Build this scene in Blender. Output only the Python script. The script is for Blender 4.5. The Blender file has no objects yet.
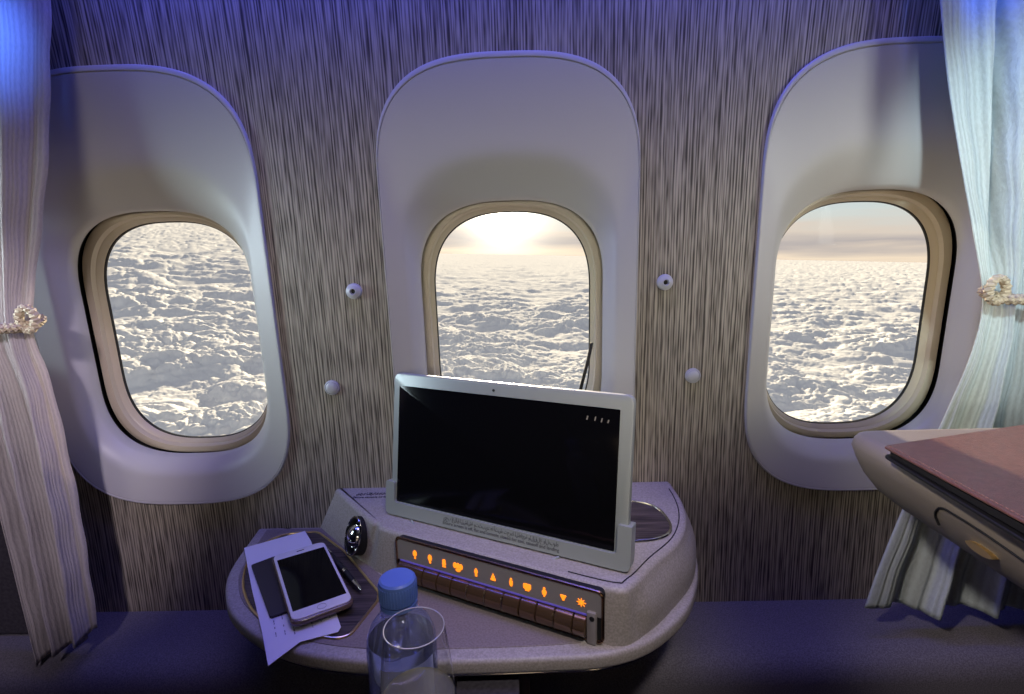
import bpy, bmesh, math, random
import numpy as np
from mathutils import Vector, Matrix
random.seed(4)
rad = math.radians
sc = bpy.context.scene
H = 1.15                                   # eye height above the cabin floor; everything is modelled around the eye, then raised
COL = sc.collection

# ------------------------------------------------------------------ camera
F = 530.0
YAW, PITCH, ROLL, CX = -0.0172, math.atan(94/530), -0.0284, 0.0118
fw = Vector((math.sin(YAW)*math.cos(PITCH), math.cos(YAW)*math.cos(PITCH), -math.sin(PITCH)))
r0 = Vector((math.cos(YAW), -math.sin(YAW), 0)); u0 = r0.cross(fw)
rt = r0*math.cos(ROLL)+u0*math.sin(ROLL); up = -r0*math.sin(ROLL)+u0*math.cos(ROLL)
cam = bpy.data.cameras.new('camera'); camo = bpy.data.objects.new('camera', cam); COL.objects.link(camo)
cam.sensor_width = 36; cam.lens = 36*F/1024; cam.clip_start = .01; cam.clip_end = 400000
m = Matrix((rt, up, -fw)).transposed().to_4x4(); m.translation = Vector((CX, 0, H)); camo.matrix_world = m
sc.camera = camo
sc.cycles.transparent_max_bounces = 24
cpos = Vector((CX, 0, 0))
def ray(x, y): return fw*F + rt*(x-512) - up*(y-347)
def az(x, y, z): d = ray(x, y); return cpos + d*(z/d.z)
def ay(x, y, Y): d = ray(x, y); return cpos + d*(Y/d.y)
def ax(x, y, X): d = ray(x, y); return cpos + d*((X-CX)/d.x)
def ad(x, y, depth): return cpos + ray(x, y)*(depth/F)
def apl(x, y, p, n):
    d = ray(x, y); return cpos + d*((Vector(p)-cpos).dot(n)/d.dot(n))

# ------------------------------------------------------------------ colour management
vs = sc.view_settings
vs.view_transform = 'Standard'; vs.look = 'None'; vs.gamma = 1; vs.use_curve_mapping = False; vs.exposure = 0.0

# ------------------------------------------------------------------ world (sky at altitude, aircraft slightly nose up)
TILT = rad(2.6)
hn = Vector((math.sin(TILT), 0, math.cos(TILT)))           # true up in the cabin frame
sund = ray(504, 208).normalized()
w = bpy.data.worlds.new('sky'); sc.world = w; w.use_nodes = True
nt = w.node_tree; nt.nodes.clear()
N = nt.nodes.new; L = nt.links.new
tc = N('ShaderNodeTexCoord')
d1 = N('ShaderNodeVectorMath'); d1.operation = 'DOT_PRODUCT'; d1.inputs[1].default_value = hn; L(tc.outputs['Generated'], d1.inputs[0])
mr = N('ShaderNodeMapRange'); mr.inputs[1].default_value = -.02; mr.inputs[2].default_value = .30; L(d1.outputs['Value'], mr.inputs[0])
# thin cirrus streaks bend the gradient
mp = N('ShaderNodeMapping'); mp.inputs['Scale'].default_value = (2.2, 2.2, 26); L(tc.outputs['Generated'], mp.inputs[0])
nz = N('ShaderNodeTexNoise'); nz.inputs['Scale'].default_value = 2.0; nz.inputs['Detail'].default_value = 4; L(mp.outputs[0], nz.inputs[0])
ad_ = N('ShaderNodeMath'); ad_.operation = 'MULTIPLY_ADD'; ad_.inputs[1].default_value = .16; L(nz.outputs[0], ad_.inputs[0])
sb = N('ShaderNodeMath'); sb.operation = 'SUBTRACT'; sb.inputs[1].default_value = .08; L(mr.outputs[0], sb.inputs[0]); L(sb.outputs[0], ad_.inputs[2])
cr = N('ShaderNodeValToRGB'); L(ad_.outputs[0], cr.inputs[0])
cr.color_ramp.elements[0].position = 0; cr.color_ramp.elements[0].color = (.62, .50, .40, 1)
cr.color_ramp.elements[1].position = 1; cr.color_ramp.elements[1].color = (.25, .255, .285, 1)
for p, c in ((.06, (.80, .66, .50)), (.13, (.42, .38, .37)), (.20, (.62, .54, .46)), (.30, (.55, .60, .58)), (.45, (.42, .56, .66))):
    e = cr.color_ramp.elements.new(p); e.color = c+(1,)
nrm = N('ShaderNodeVectorMath'); nrm.operation = 'DOT_PRODUCT'; nrm.inputs[1].default_value = sund; L(tc.outputs['Generated'], nrm.inputs[0])
mx0 = N('ShaderNodeMath'); mx0.operation = 'MAXIMUM'; mx0.inputs[1].default_value = 0; L(nrm.outputs['Value'], mx0.inputs[0])
def glow(p, k, col):
    a = N('ShaderNodeMath'); a.operation = 'POWER'; a.inputs[1].default_value = p; L(mx0.outputs[0], a.inputs[0])
    b = N('ShaderNodeVectorMath'); b.operation = 'SCALE'; b.inputs[0].default_value = [c*k for c in col]; L(a.outputs[0], b.inputs['Scale']); return b
g1 = glow(2500, 14, (1, .95, .8)); g2 = glow(420, 1.2, (1, .95, .78)); g3 = glow(14, .16, (1, .85, .6))
s1 = N('ShaderNodeVectorMath'); L(g1.outputs[0], s1.inputs[0]); L(g2.outputs[0], s1.inputs[1])
s2 = N('ShaderNodeVectorMath'); L(s1.outputs[0], s2.inputs[0]); L(g3.outputs[0], s2.inputs[1])
s3 = N('ShaderNodeVectorMath'); L(s2.outputs[0], s3.inputs[0]); L(cr.outputs[0], s3.inputs[1])
bg = N('ShaderNodeBackground'); L(s3.outputs[0], bg.inputs[0]); bg.inputs[1].default_value = 1.15
wo = N('ShaderNodeOutputWorld'); L(bg.outputs[0], wo.inputs[0])

# ------------------------------------------------------------------ sun, cabin lights and added fill lamps
def lamp(kind, name, loc, aim, energy, color, **kw):
    l = bpy.data.lights.new(name, kind); l.energy = energy; l.color = color
    for k, v in kw.items(): setattr(l, k, v)
    o = bpy.data.objects.new(name, l); COL.objects.link(o); o.location = Vector(loc)+Vector((0, 0, H))
    o.rotation_euler = (Vector(aim)-Vector(loc)).to_track_quat('-Z', 'Y').to_euler(); return o
sunl = lamp('SUN', 'sun', (0, 0, 0), -(sund+Vector((0, 0, .16))), 10.5, (1, .83, .55), angle=rad(1.5))
lamp('AREA', 'mood_light_strip', (0, .69, .47), (0, .76, 0), 4.5, (.07, .10, 1), shape='RECTANGLE', size=1.5, size_y=.03)
lamp('AREA', 'cabin_fill', (0, -.80, .06), (0, .8, -.04), .80, (1, .89, .73), shape='RECTANGLE', size=1.8, size_y=.12, spread=rad(33))  # unseen lamp added behind the camera to brighten the window wall
lamp('AREA', 'side_light_left', (-.97, .55, .0), (-.36, .8, -.08), .60, (.74, .93, 1), shape='RECTANGLE', size=.12, size_y=.3, spread=rad(60))  # added off-frame lamp, stands in for bounce onto the left window shell
lamp('AREA', 'side_light_right', (.97, .25, .06), (.42, .8, .02), .60, (.95, 1, .94), shape='RECTANGLE', size=.25, size_y=.3, spread=rad(60))  # added off-frame lamp, stands in for bounce onto the right window shell
lamp('AREA', 'ceiling_wash', (0, .50, .98), (0, .50, -.5), 1.1, (.60, .47, 1), shape='RECTANGLE', size=1.0, size_y=.3, spread=rad(80))
lamp('SPOT', 'reading_light_left', (-.42, .42, .52), (-.672, .72, .26), 50, (.07, .20, 1), spot_size=rad(17), spot_blend=.8, shadow_soft_size=.03)  # added blue spot that tints the top of the left curtain
lamp('SPOT', 'reading_light_right', (.50, .42, .60), (.59, .72, .34), 26, (.03, .14, 1), spot_size=rad(18), spot_blend=.8, shadow_soft_size=.03)  # added blue spot that tints the top of the right curtain
lamp('SPOT', 'console_light', (.25, -.10, .62), (.04, .62, -.42), 36, (1, .90, .84), spot_size=rad(29), spot_blend=1, shadow_soft_size=.05)  # added spot, lifts the console top and front; no such fitting
lamp('SPOT', 'curtain_light_right', (.35, .0, .40), (.74, .72, .05), 34, (.76, .96, 1), spot_size=rad(36), spot_blend=.6, shadow_soft_size=.03)  # added cool spot to brighten the right curtain
lamp('SPOT', 'window_light_warm_right', (-.20, .10, .10), (.70, .81, -.04), 13, (1, .72, .45), spot_size=rad(26), spot_blend=.8, shadow_soft_size=.04)  # added warm spot inside the cabin for the right window's far side
lamp('SPOT', 'window_light_warm_left', (.20, .10, .10), (-.70, .81, -.04), 6, (1, .78, .62), spot_size=rad(26), spot_blend=.8, shadow_soft_size=.04)  # added warm spot inside the cabin for the left window's far side
lamp('SPOT', 'armrest_light', (-.30, .05, .38), (.44, .42, -.24), 34, (1, .88, .76), spot_size=rad(28), spot_blend=.8, shadow_soft_size=.03)  # added spot to brighten the armrest side; no real fitting
lamp('SPOT', 'curtain_light_left', (-.35, -.1, .30), (-.78, .72, -.26), 26, (.97, .84, 1), spot_size=rad(34), spot_blend=.7, shadow_soft_size=.03)  # added spot to lift the lower left curtain

# ------------------------------------------------------------------ materials
MATS = {}
def mat(name, col, rough=.5, metal=0, noise=None, bump=None, spec=.5, emit=None, trans=0, alpha=None, ior=1.45, sheen=0, coat=0):
    if name in MATS: return MATS[name]
    m = bpy.data.materials.new(name); m.use_nodes = True; t = m.node_tree; b = t.nodes['Principled BSDF']
    b.inputs['Base Color'].default_value = (*col, 1); b.inputs['Roughness'].default_value = rough; b.inputs['Metallic'].default_value = metal
    b.inputs['Specular IOR Level'].default_value = spec; b.inputs['IOR'].default_value = ior
    b.inputs['Transmission Weight'].default_value = trans; b.inputs['Sheen Weight'].default_value = sheen; b.inputs['Coat Weight'].default_value = coat
    if emit: b.inputs['Emission Color'].default_value = (*emit[0], 1); b.inputs['Emission Strength'].default_value = emit[1]
    tcn = t.nodes.new('ShaderNodeTexCoord')
    if noise or bump:
        sx = (noise or bump)
        mpn = t.nodes.new('ShaderNodeMapping'); mpn.inputs['Scale'].default_value = sx[0]; t.links.new(tcn.outputs['Object'], mpn.inputs[0])
        n = t.nodes.new('ShaderNodeTexNoise'); n.inputs['Scale'].default_value = 1; n.inputs['Detail'].default_value = 3; t.links.new(mpn.outputs[0], n.inputs[0])
    if noise:
        r = t.nodes.new('ShaderNodeValToRGB'); t.links.new(n.outputs[0], r.inputs[0])
        lo, hi = noise[1], noise[2]; r.color_ramp.elements[0].position = .36; r.color_ramp.elements[1].position = .64
        r.color_ramp.elements[0].color = (*lo, 1); r.color_ramp.elements[1].color = (*hi, 1); t.links.new(r.outputs[0], b.inputs['Base Color'])
    if bump:
        if noise:
            mpn = t.nodes.new('ShaderNodeMapping'); mpn.inputs['Scale'].default_value = bump[0]; t.links.new(tcn.outputs['Object'], mpn.inputs[0])
            n = t.nodes.new('ShaderNodeTexNoise'); n.inputs['Scale'].default_value = 1; n.inputs['Detail'].default_value = 3; t.links.new(mpn.outputs[0], n.inputs[0])
        bp = t.nodes.new('ShaderNodeBump'); bp.inputs['Strength'].default_value = bump[1]; bp.inputs['Distance'].default_value = .002
        t.links.new(n.outputs[0], bp.inputs['Height']); t.links.new(bp.outputs[0], b.inputs['Normal'])
    MATS[name] = m; return m
def k3(k): return (k, k, k)
M_bezel = mat('window_shell', (.40, .39, .39), .42, bump=((700, 700, 700), .06))
M_frame = mat('window_inner_frame', (.46, .40, .30), .4)
M_black = mat('black_rubber', (.006, .006, .007), .6)
M_table = mat('console_laminate', (.30, .27, .255), .5, noise=((420, 420, 420), (.25, .225, .21), (.34, .31, .295)), bump=((900, 900, 900), .12))
M_tray = mat('console_tray_skin', (.17, .14, .135), .5, noise=((420, 420, 420), (.145, .12, .115), (.20, .165, .16)), bump=((900, 900, 900), .15))
M_chrome = mat('polished_chrome', (.62, .61, .60), .12, 1)
M_bronze = mat('brushed_bronze', (.30, .19, .11), .22, 1)
M_brass = mat('brass', (.80, .62, .30), .3, 1)
M_roller = mat('bronze_roller', (.16, .095, .05), .2, .7, coat=.5)
M_silver = mat('silver_casing', (.30, .325, .31), .34, .15)
M_screen = mat('black_display_glass', (.003, .003, .004), .10, spec=.16)
M_grey = mat('grey_label_strip', (.22, .20, .20), .45)
M_orange = mat('orange_lit_icon', (.9, .3, .02), .5, emit=((1, .25, .012), 1.25))
M_ink = mat('dark_print', (.03, .03, .05), .6)
M_white = mat('white_phone_glass', (.62, .60, .62), .2, coat=.3)
M_paper = mat('paper', (.62, .60, .66), .8, bump=((60, 60, 60), .1))
M_case = mat('brown_phone_case', (.10, .065, .05), .25, coat=.6)
M_card = mat('dark_card', (.022, .018, .020), .6)
M_bluecap = mat('blue_cap_plastic', (.10, .18, .50), .4)
M_labelm = mat('bottle_label_film', (.50, .54, .86), .5)
M_arm = mat('armrest_metallic', (.235, .205, .17), .45, .2, bump=((900, 900, 900), .15))
M_armlow = mat('armrest_panel', (.17, .125, .11), .5, .1, bump=((900, 900, 900), .15))
M_leather = mat('brown_leather', (.15, .065, .05), .36, noise=((160, 160, 160), (.125, .058, .045), (.165, .075, .058)), bump=((900, 900, 900), .3))
M_rope = mat('rope_cord', (.36, .30, .22), .8, bump=((900, 900, 900), .3))
M_ledge = mat('ledge_fabric', (.12, .11, .13), .85, noise=((520, 520, 520), (.085, .078, .095), (.15, .138, .16)))
M_dark = mat('dark_fabric', (.03, .027, .036), .9, noise=((200, 200, 200), (.022, .02, .028), (.04, .035, .045)))
M_ceil = mat('ceiling_panel', (.5, .5, .52), .7)
M_cabin = mat('cabin_panel', (.30, .27, .25), .6)
M_button = mat('button_plastic', (.38, .38, .42), .35)

def streaky(name, lo, hi, sx, sz, horiz=False, rib=0):
    m = bpy.data.materials.new(name); m.use_nodes = True; t = m.node_tree; b = t.nodes['Principled BSDF']
    tcn = t.nodes.new('ShaderNodeTexCoord'); outs = []
    for k, (a, c) in enumerate(((1, .35), (.55, 1.5))):
        mpn = t.nodes.new('ShaderNodeMapping'); mpn.inputs['Scale'].default_value = (sx*a, 1, sz*c) if not horiz else (sz*c, sx*a, 1)
        mpn.inputs['Location'].default_value = (k*7, 0, k*3); t.links.new(tcn.outputs['Object'], mpn.inputs[0])
        n = t.nodes.new('ShaderNodeTexNoise'); n.inputs['Scale'].default_value = 1; n.inputs['Detail'].default_value = 1.0; n.inputs['Roughness'].default_value = .6; t.links.new(mpn.outputs[0], n.inputs[0]); outs.append(n)
    mx = t.nodes.new('ShaderNodeMath'); mx.operation = 'MULTIPLY_ADD'; mx.inputs[1].default_value = .5; t.links.new(outs[0].outputs[0], mx.inputs[0])
    h = t.nodes.new('ShaderNodeMath'); h.operation = 'MULTIPLY'; h.inputs[1].default_value = .5; t.links.new(outs[1].outputs[0], h.inputs[0]); t.links.new(h.outputs[0], mx.inputs[2])
    if rib:                                          # closely spaced upright threads, slightly uneven
        sp = t.nodes.new('ShaderNodeSeparateXYZ'); t.links.new(tcn.outputs['Object'], sp.inputs[0])
        a = t.nodes.new('ShaderNodeMath'); a.operation = 'MULTIPLY'; a.inputs[1].default_value = 2*math.pi/rib; t.links.new(sp.outputs[0], a.inputs[0])
        mp3 = t.nodes.new('ShaderNodeMapping'); mp3.inputs['Scale'].default_value = (130, 1, 3.5); t.links.new(tcn.outputs['Object'], mp3.inputs[0])
        n3 = t.nodes.new('ShaderNodeTexNoise'); n3.inputs['Scale'].default_value = 1; n3.inputs['Detail'].default_value = 0; t.links.new(mp3.outputs[0], n3.inputs[0])
        p = t.nodes.new('ShaderNodeMath'); p.operation = 'MULTIPLY_ADD'; p.inputs[1].default_value = 9; t.links.new(n3.outputs[0], p.inputs[0]); t.links.new(a.outputs[0], p.inputs[2])
        s_ = t.nodes.new('ShaderNodeMath'); s_.operation = 'SINE'; t.links.new(p.outputs[0], s_.inputs[0])
        m2 = t.nodes.new('ShaderNodeMath'); m2.operation = 'MULTIPLY_ADD'; m2.inputs[1].default_value = .10; t.links.new(s_.outputs[0], m2.inputs[0]); t.links.new(mx.outputs[0], m2.inputs[2]); mx = m2
    r = t.nodes.new('ShaderNodeValToRGB'); t.links.new(mx.outputs[0], r.inputs[0])
    r.color_ramp.elements[0].position = .33; r.color_ramp.elements[0].color = (*lo, 1); r.color_ramp.elements[1].position = .64; r.color_ramp.elements[1].color = (*hi, 1)
    t.links.new(r.outputs[0], b.inputs['Base Color']); b.inputs['Roughness'].default_value = .55; b.inputs['Specular IOR Level'].default_value = .3
    bp = t.nodes.new('ShaderNodeBump'); bp.inputs['Strength'].default_value = .3; bp.inputs['Distance'].default_value = .002
    t.links.new(mx.outputs[0], bp.inputs['Height']); t.links.new(bp.outputs[0], b.inputs['Normal'])
    return m
M_wall = streaky('grasscloth_wall', (.05, .041, .034), (.36, .32, .265), 430, 14, rib=.0042)
M_wood = streaky('dark_veneer', (.012, .009, .009), (.085, .066, .06), 330, 10, horiz=True)
M_woodv = streaky('dark_veneer_upright', (.03, .022, .022), (.13, .10, .10), 300, 9)

def clearmat(name, tint=(1, 1, 1), gloss=.06, haze=0):
    m = bpy.data.materials.new(name); m.use_nodes = True; t = m.node_tree; t.nodes.clear()
    a = t.nodes.new('ShaderNodeBsdfTransparent'); a.inputs[0].default_value = (*tint, 1)
    g = t.nodes.new('ShaderNodeBsdfGlossy'); g.inputs['Roughness'].default_value = .02
    ge = t.nodes.new('ShaderNodeNewGeometry'); dt = t.nodes.new('ShaderNodeVectorMath'); dt.operation = 'DOT_PRODUCT'
    t.links.new(ge.outputs['Incoming'], dt.inputs[0]); t.links.new(ge.outputs['Normal'], dt.inputs[1])
    def M_(op, a, b):
        q = t.nodes.new('ShaderNodeMath'); q.operation = op
        for k, v in enumerate((a, b)):
            if v is None: continue
            if isinstance(v, (int, float)): q.inputs[k].default_value = v
            else: t.links.new(v, q.inputs[k])
        return q.outputs[0]
    c_ = M_('ABSOLUTE', dt.outputs['Value'], None); c_ = M_('SUBTRACT', 1, c_); c_ = M_('POWER', c_, 4); c_ = M_('MULTIPLY', c_, .75)
    mu = t.nodes.new('ShaderNodeMath'); mu.operation = 'ADD'; mu.inputs[1].default_value = gloss; t.links.new(c_, mu.inputs[0])
    x = t.nodes.new('ShaderNodeMixShader'); o = t.nodes.new('ShaderNodeOutputMaterial')
    if haze:
        hd = t.nodes.new('ShaderNodeBsdfTranslucent'); hd.inputs[0].default_value = (*tint, 1); h2 = t.nodes.new('ShaderNodeBsdfDiffuse'); h2.inputs[0].default_value = (*tint, 1)
        hm = t.nodes.new('ShaderNodeMixShader'); hm.inputs[0].default_value = .4; t.links.new(h2.outputs[0], hm.inputs[1]); t.links.new(hd.outputs[0], hm.inputs[2])
        hx = t.nodes.new('ShaderNodeMixShader'); hx.inputs[0].default_value = haze; t.links.new(a.outputs[0], hx.inputs[1]); t.links.new(hm.outputs[0], hx.inputs[2]); a = hx
    t.links.new(mu.outputs[0], x.inputs[0]); t.links.new(a.outputs[0], x.inputs[1]); t.links.new(g.outputs[0], x.inputs[2]); t.links.new(x.outputs[0], o.inputs[0]); return m
M_pane = clearmat('window_pane', gloss=.004)
M_bottle = clearmat('clear_plastic', (.74, .80, 1.0), .07, .16)
M_glass = clearmat('clear_glass', (.97, .98, .97), .09)
M_rim = mat('glass_rim', (.95, .95, .95), .02, trans=1, ior=1.5)
M_wine = clearmat('pale_wine', (.93, .90, .70), .12)

def curtain_mat(name, col, ribs):
    m = bpy.data.materials.new(name); m.use_nodes = True; t = m.node_tree; t.nodes.clear()
    uv = t.nodes.new('ShaderNodeUVMap'); sp = t.nodes.new('ShaderNodeSeparateXYZ'); t.links.new(uv.outputs[0], sp.inputs[0])
    a = t.nodes.new('ShaderNodeMath'); a.operation = 'MULTIPLY'; a.inputs[1].default_value = ribs*2*math.pi; t.links.new(sp.outputs[0], a.inputs[0])
    s = t.nodes.new('ShaderNodeMath'); s.operation = 'SINE'; t.links.new(a.outputs[0], s.inputs[0])
    mpn = t.nodes.new('ShaderNodeMapping'); mpn.inputs['Scale'].default_value = (ribs*4.0, 160, 1); t.links.new(uv.outputs[0], mpn.inputs[0])
    n = t.nodes.new('ShaderNodeTexNoise'); n.inputs['Scale'].default_value = 1; n.inputs['Detail'].default_value = 3; t.links.new(mpn.outputs[0], n.inputs[0])
    ma = t.nodes.new('ShaderNodeMath'); ma.operation = 'MULTIPLY_ADD'; ma.inputs[1].default_value = .25; ma.inputs[2].default_value = 0; t.links.new(s.outputs[0], ma.inputs[0])
    ab = t.nodes.new('ShaderNodeMath'); t.links.new(ma.outputs[0], ab.inputs[0]); t.links.new(n.outputs[0], ab.inputs[1])
    r = t.nodes.new('ShaderNodeValToRGB'); r.color_ramp.elements[0].position = .2; r.color_ramp.elements[1].position = .75
    r.color_ramp.elements[0].color = tuple(c*.80 for c in col)+(1,); r.color_ramp.elements[1].color = (*col, 1); t.links.new(ab.outputs[0], r.inputs[0])
    bp = t.nodes.new('ShaderNodeBump'); bp.inputs['Strength'].default_value = .5; bp.inputs['Distance'].default_value = .002; t.links.new(ab.outputs[0], bp.inputs['Height'])
    di = t.nodes.new('ShaderNodeBsdfDiffuse'); tr = t.nodes.new('ShaderNodeBsdfTranslucent'); x = t.nodes.new('ShaderNodeMixShader'); x.inputs[0].default_value = .35
    for q in (di, tr): t.links.new(r.outputs[0], q.inputs[0]); t.links.new(bp.outputs[0], q.inputs['Normal'])
    o = t.nodes.new('ShaderNodeOutputMaterial'); t.links.new(di.outputs[0], x.inputs[1]); t.links.new(tr.outputs[0], x.inputs[2]); t.links.new(x.outputs[0], o.inputs[0]); return m
M_curt = curtain_mat('ribbed_curtain_cloth', (.56, .63, .66), 46)
M_curtl = curtain_mat('ribbed_curtain_cloth_lilac', (.50, .46, .46), 46)

# ------------------------------------------------------------------ mesh helpers
class MB:
    def __init__(s): s.v = []; s.f = []
    def add(s, vs, fs):
        k = len(s.v); s.v += [tuple(p) for p in vs]; s.f += [tuple(i+k for i in f) for f in fs]; return s
    def rings(s, rings, closed=True, cap0=False, cap1=False):
        n = len(rings[0]); vs = [p for r in rings for p in r]; fs = []
        for i in range(len(rings)-1):
            for j in range(n if closed else n-1):
                j2 = (j+1) % n; fs.append((i*n+j, i*n+j2, (i+1)*n+j2, (i+1)*n+j))
        if cap0: fs.append(tuple(range(n))[::-1])
        if cap1: fs.append(tuple((len(rings)-1)*n+j for j in range(n)))
        return s.add(vs, fs)
    def box(s, lo, hi, mt=None):
        vs = [Vector((x, y, z)) for x in (lo[0], hi[0]) for y in (lo[1], hi[1]) for z in (lo[2], hi[2])]
        if mt: vs = [mt @ p for p in vs]
        return s.add(vs, [(0, 1, 3, 2), (4, 6, 7, 5), (0, 4, 5, 1), (2, 3, 7, 6), (0, 2, 6, 4), (1, 5, 7, 3)])
    def tube(s, pts, r, n=8, closed=False):
        pts = [Vector(p) for p in pts]; m_ = len(pts); rs = []
        for i, p in enumerate(pts):
            a = pts[(i-1) % m_] if (closed or i > 0) else p; b = pts[(i+1) % m_] if (closed or i < m_-1) else p
            t = (b-a).normalized(); ref = Vector((0, 0, 1)) if abs(t.z) < .9 else Vector((1, 0, 0))
            u_ = t.cross(ref).normalized(); v_ = t.cross(u_)
            rr = r[i] if isinstance(r, (list, tuple)) else r
            rs.append([p+u_*rr*math.cos(2*math.pi*k/n)+v_*rr*math.sin(2*math.pi*k/n) for k in range(n)])
        if closed: rs.append(rs[0]); return s.rings(rs)
        return s.rings(rs, cap0=True, cap1=True)
    def lathe(s, prof, c, n=40, mt=None):
        rs = []
        for r, z in prof: rs.append([Vector((r*math.cos(2*math.pi*k/n), r*math.sin(2*math.pi*k/n), z)) for k in range(n)])
        mt = mt or Matrix.Translation(Vector(c))
        return s.rings([[mt @ p for p in q] for q in rs], cap0=prof[0][0] > 1e-5, cap1=prof[-1][0] > 1e-5)
def wloc(o):
    v = Vector((0, 0, 0))
    while o: v += o.location; o = o.parent
    return v
def obj(name, mb, material, parent=None, smooth=True, bevel=0, seg=2, flip=False):
    bm = bmesh.new()
    if isinstance(mb, MB):
        vs = [bm.verts.new(p) for p in mb.v]
        for f in mb.f:
            try: bm.faces.new([vs[i] for i in f])
            except ValueError: pass
        bmesh.ops.remove_doubles(bm, verts=bm.verts, dist=1e-6)
        bmesh.ops.recalc_face_normals(bm, faces=bm.faces)
    else: bm = mb
    if flip: bmesh.ops.reverse_faces(bm, faces=bm.faces)
    if parent: off = wloc(parent)
    else:
        co = [v.co for v in bm.verts]
        off = Vector(((min(c.x for c in co)+max(c.x for c in co))/2, (min(c.y for c in co)+max(c.y for c in co))/2, min(c.z for c in co)))
    bmesh.ops.translate(bm, verts=bm.verts, vec=-off)
    me = bpy.data.meshes.new(name); bm.to_mesh(me); bm.free(); me.materials.append(material)
    o = bpy.data.objects.new(name, me); COL.objects.link(o)
    if parent: o.parent = parent
    else: o.location = off
    if smooth:
        for p in me.polygons: p.use_smooth = True
        es = o.modifiers.new('split', 'EDGE_SPLIT'); es.split_angle = rad(38)
    if bevel:
        b = o.modifiers.new('bevel', 'BEVEL'); b.width = bevel; b.segments = seg; b.limit_method = 'ANGLE'; b.angle_limit = rad(40)
        if smooth: o.modifiers.move(1, 0)
    return o
def tag(o, label=None, cat=None, group=None, kind=None):
    if label: o['label'] = label
    if cat: o['category'] = cat
    if group: o['group'] = group
    if kind: o['kind'] = kind
    return o
def thing(name, loc, label=None, cat=None, group=None, kind=None):
    o = bpy.data.objects.new(name, None); o.empty_display_size = .02; COL.objects.link(o); o.location = loc
    return tag(o, label, cat, group, kind)
def smoothpoly(pts, n=8, closed=True):
    pts = [Vector(p) for p in pts]; m_ = len(pts); out = []
    for i in range(m_ if closed else m_-1):
        g = lambda k: pts[k % m_] if closed else pts[max(0, min(m_-1, k))]
        p0, p1, p2, p3 = g(i-1), g(i), g(i+1), g(i+2)
        for k in range(n):
            t = k/n; out.append(.5*((2*p1)+(p2-p0)*t+(2*p0-5*p1+4*p2-p3)*t*t+(3*p1-p0-3*p2+p3)*t**3))
    if not closed: out.append(pts[-1])
    return out
def offs(pts, d):                                  # inward offset of a closed ccw/cw plan outline
    n = len(pts); A = sum(pts[i].x*pts[(i+1) % n].y-pts[(i+1) % n].x*pts[i].y for i in range(n)); sg = 1 if A > 0 else -1; out = []
    for i in range(n):
        t = (pts[(i+1) % n]-pts[i-1]); t.z = 0; t.normalize(); nn = Vector((-t.y, t.x, 0))*sg; out.append(pts[i]+nn*d)
    return out
def corner(pts, r, n=5):                           # polygon with rounded corners
    pts = [Vector(p) for p in pts]; m_ = len(pts); out = []
    for i in range(m_):
        a, p, b = pts[i-1], pts[i], pts[(i+1) % m_]; rr = r[i] if isinstance(r, (list, tuple)) else r
        if rr <= 0: out.append(p); continue
        u_ = (a-p).normalized(); v_ = (b-p).normalized(); rr = min(rr, (a-p).length*.48, (b-p).length*.48)
        for k in range(n+1):
            t = k/n; out.append((p+u_*rr)*(1-t)**2+p*2*t*(1-t)+(p+v_*rr)*t*t)
    return out
def Z(pts, z): return [Vector((p.x, p.y, z)) for p in pts]
def slab(mb, out, z0, z1, r=.003, n=4):            # rounded slab from a plan outline
    rs = []
    for k in range(n+1):
        a = k/n*math.pi/2; rs.append(Z(offs(out, r*(1-math.sin(a))), z0+r*(1-math.cos(a))))
    for k in range(n+1):
        a = k/n*math.pi/2; rs.append(Z(offs(out, r*(1-math.cos(a))), z1-r*(1-math.sin(a))))
    return mb.rings(rs, cap0=True, cap1=True)
def frame2(o, e, n_, u_=None):                     # matrix with local x = e, local y = n, local z = up
    u_ = u_ or Vector((0, 0, 1)); mm = Matrix((e, n_, u_)).transposed().to_4x4(); mm.translation = o; return mm

# ------------------------------------------------------------------ cabin side wall and windows
def YW(z): return .812 - .063*(z+.5)**2
def se(a, b, c, n, cx, cz, K=96):                  # stadium-like superellipse, corners of height c
    out = []
    for k in range(K):
        t = 2*math.pi*(k+.5)/K; cs, sn = math.cos(t), math.sin(t)
        x = a*math.copysign(abs(cs)**(2/n), cs); z = c*math.copysign(abs(sn)**(2/n), sn); z += math.copysign(max(0, b-c), sn)
        out.append((cx+x, cz+z))
    return out
P = .547; WZ0, WZ1 = -.60, .66
BA, BB, BZ = .187, .330, -.062
mb = MB()
for c in (-P, 0, P):
    x0 = -1.0 if c < 0 else c-P/2; x1 = 1.0 if c > 0 else c+P/2
    hole = se(BA-.010, BB-.010, .165, 2.95, c, BZ)
    rings = []
    outer = []
    for (x, z) in hole:
        dx, dz = x-c, z-BZ; t = 1e9
        if dx > 1e-6: t = min(t, (x1-c)/dx)
        if dx < -1e-6: t = min(t, (x0-c)/dx)
        if dz > 1e-6: t = min(t, (WZ1-BZ)/dz)
        if dz < -1e-6: t = min(t, (WZ0-BZ)/dz)
        outer.append((c+dx*t, BZ+dz*t))
    # snap the nearest samples to the four rectangle corners
    for cxn, czn in ((x0, WZ0), (x0, WZ1), (x1, WZ0), (x1, WZ1)):
        i = min(range(len(outer)), key=lambda k: (outer[k][0]-cxn)**2+(outer[k][1]-czn)**2); outer[i] = (cxn, czn)
    for k in range(9):
        t = k/8; rings.append([Vector((h[0]*(1-t)+o_[0]*t, YW(h[1]*(1-t)+o_[1]*t), h[1]*(1-t)+o_[1]*t)) for h, o_ in zip(hole, outer)])
    mb.rings(rings)
wall = obj('wall_front', mb, M_wall); tag(wall, kind='structure')

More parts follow.
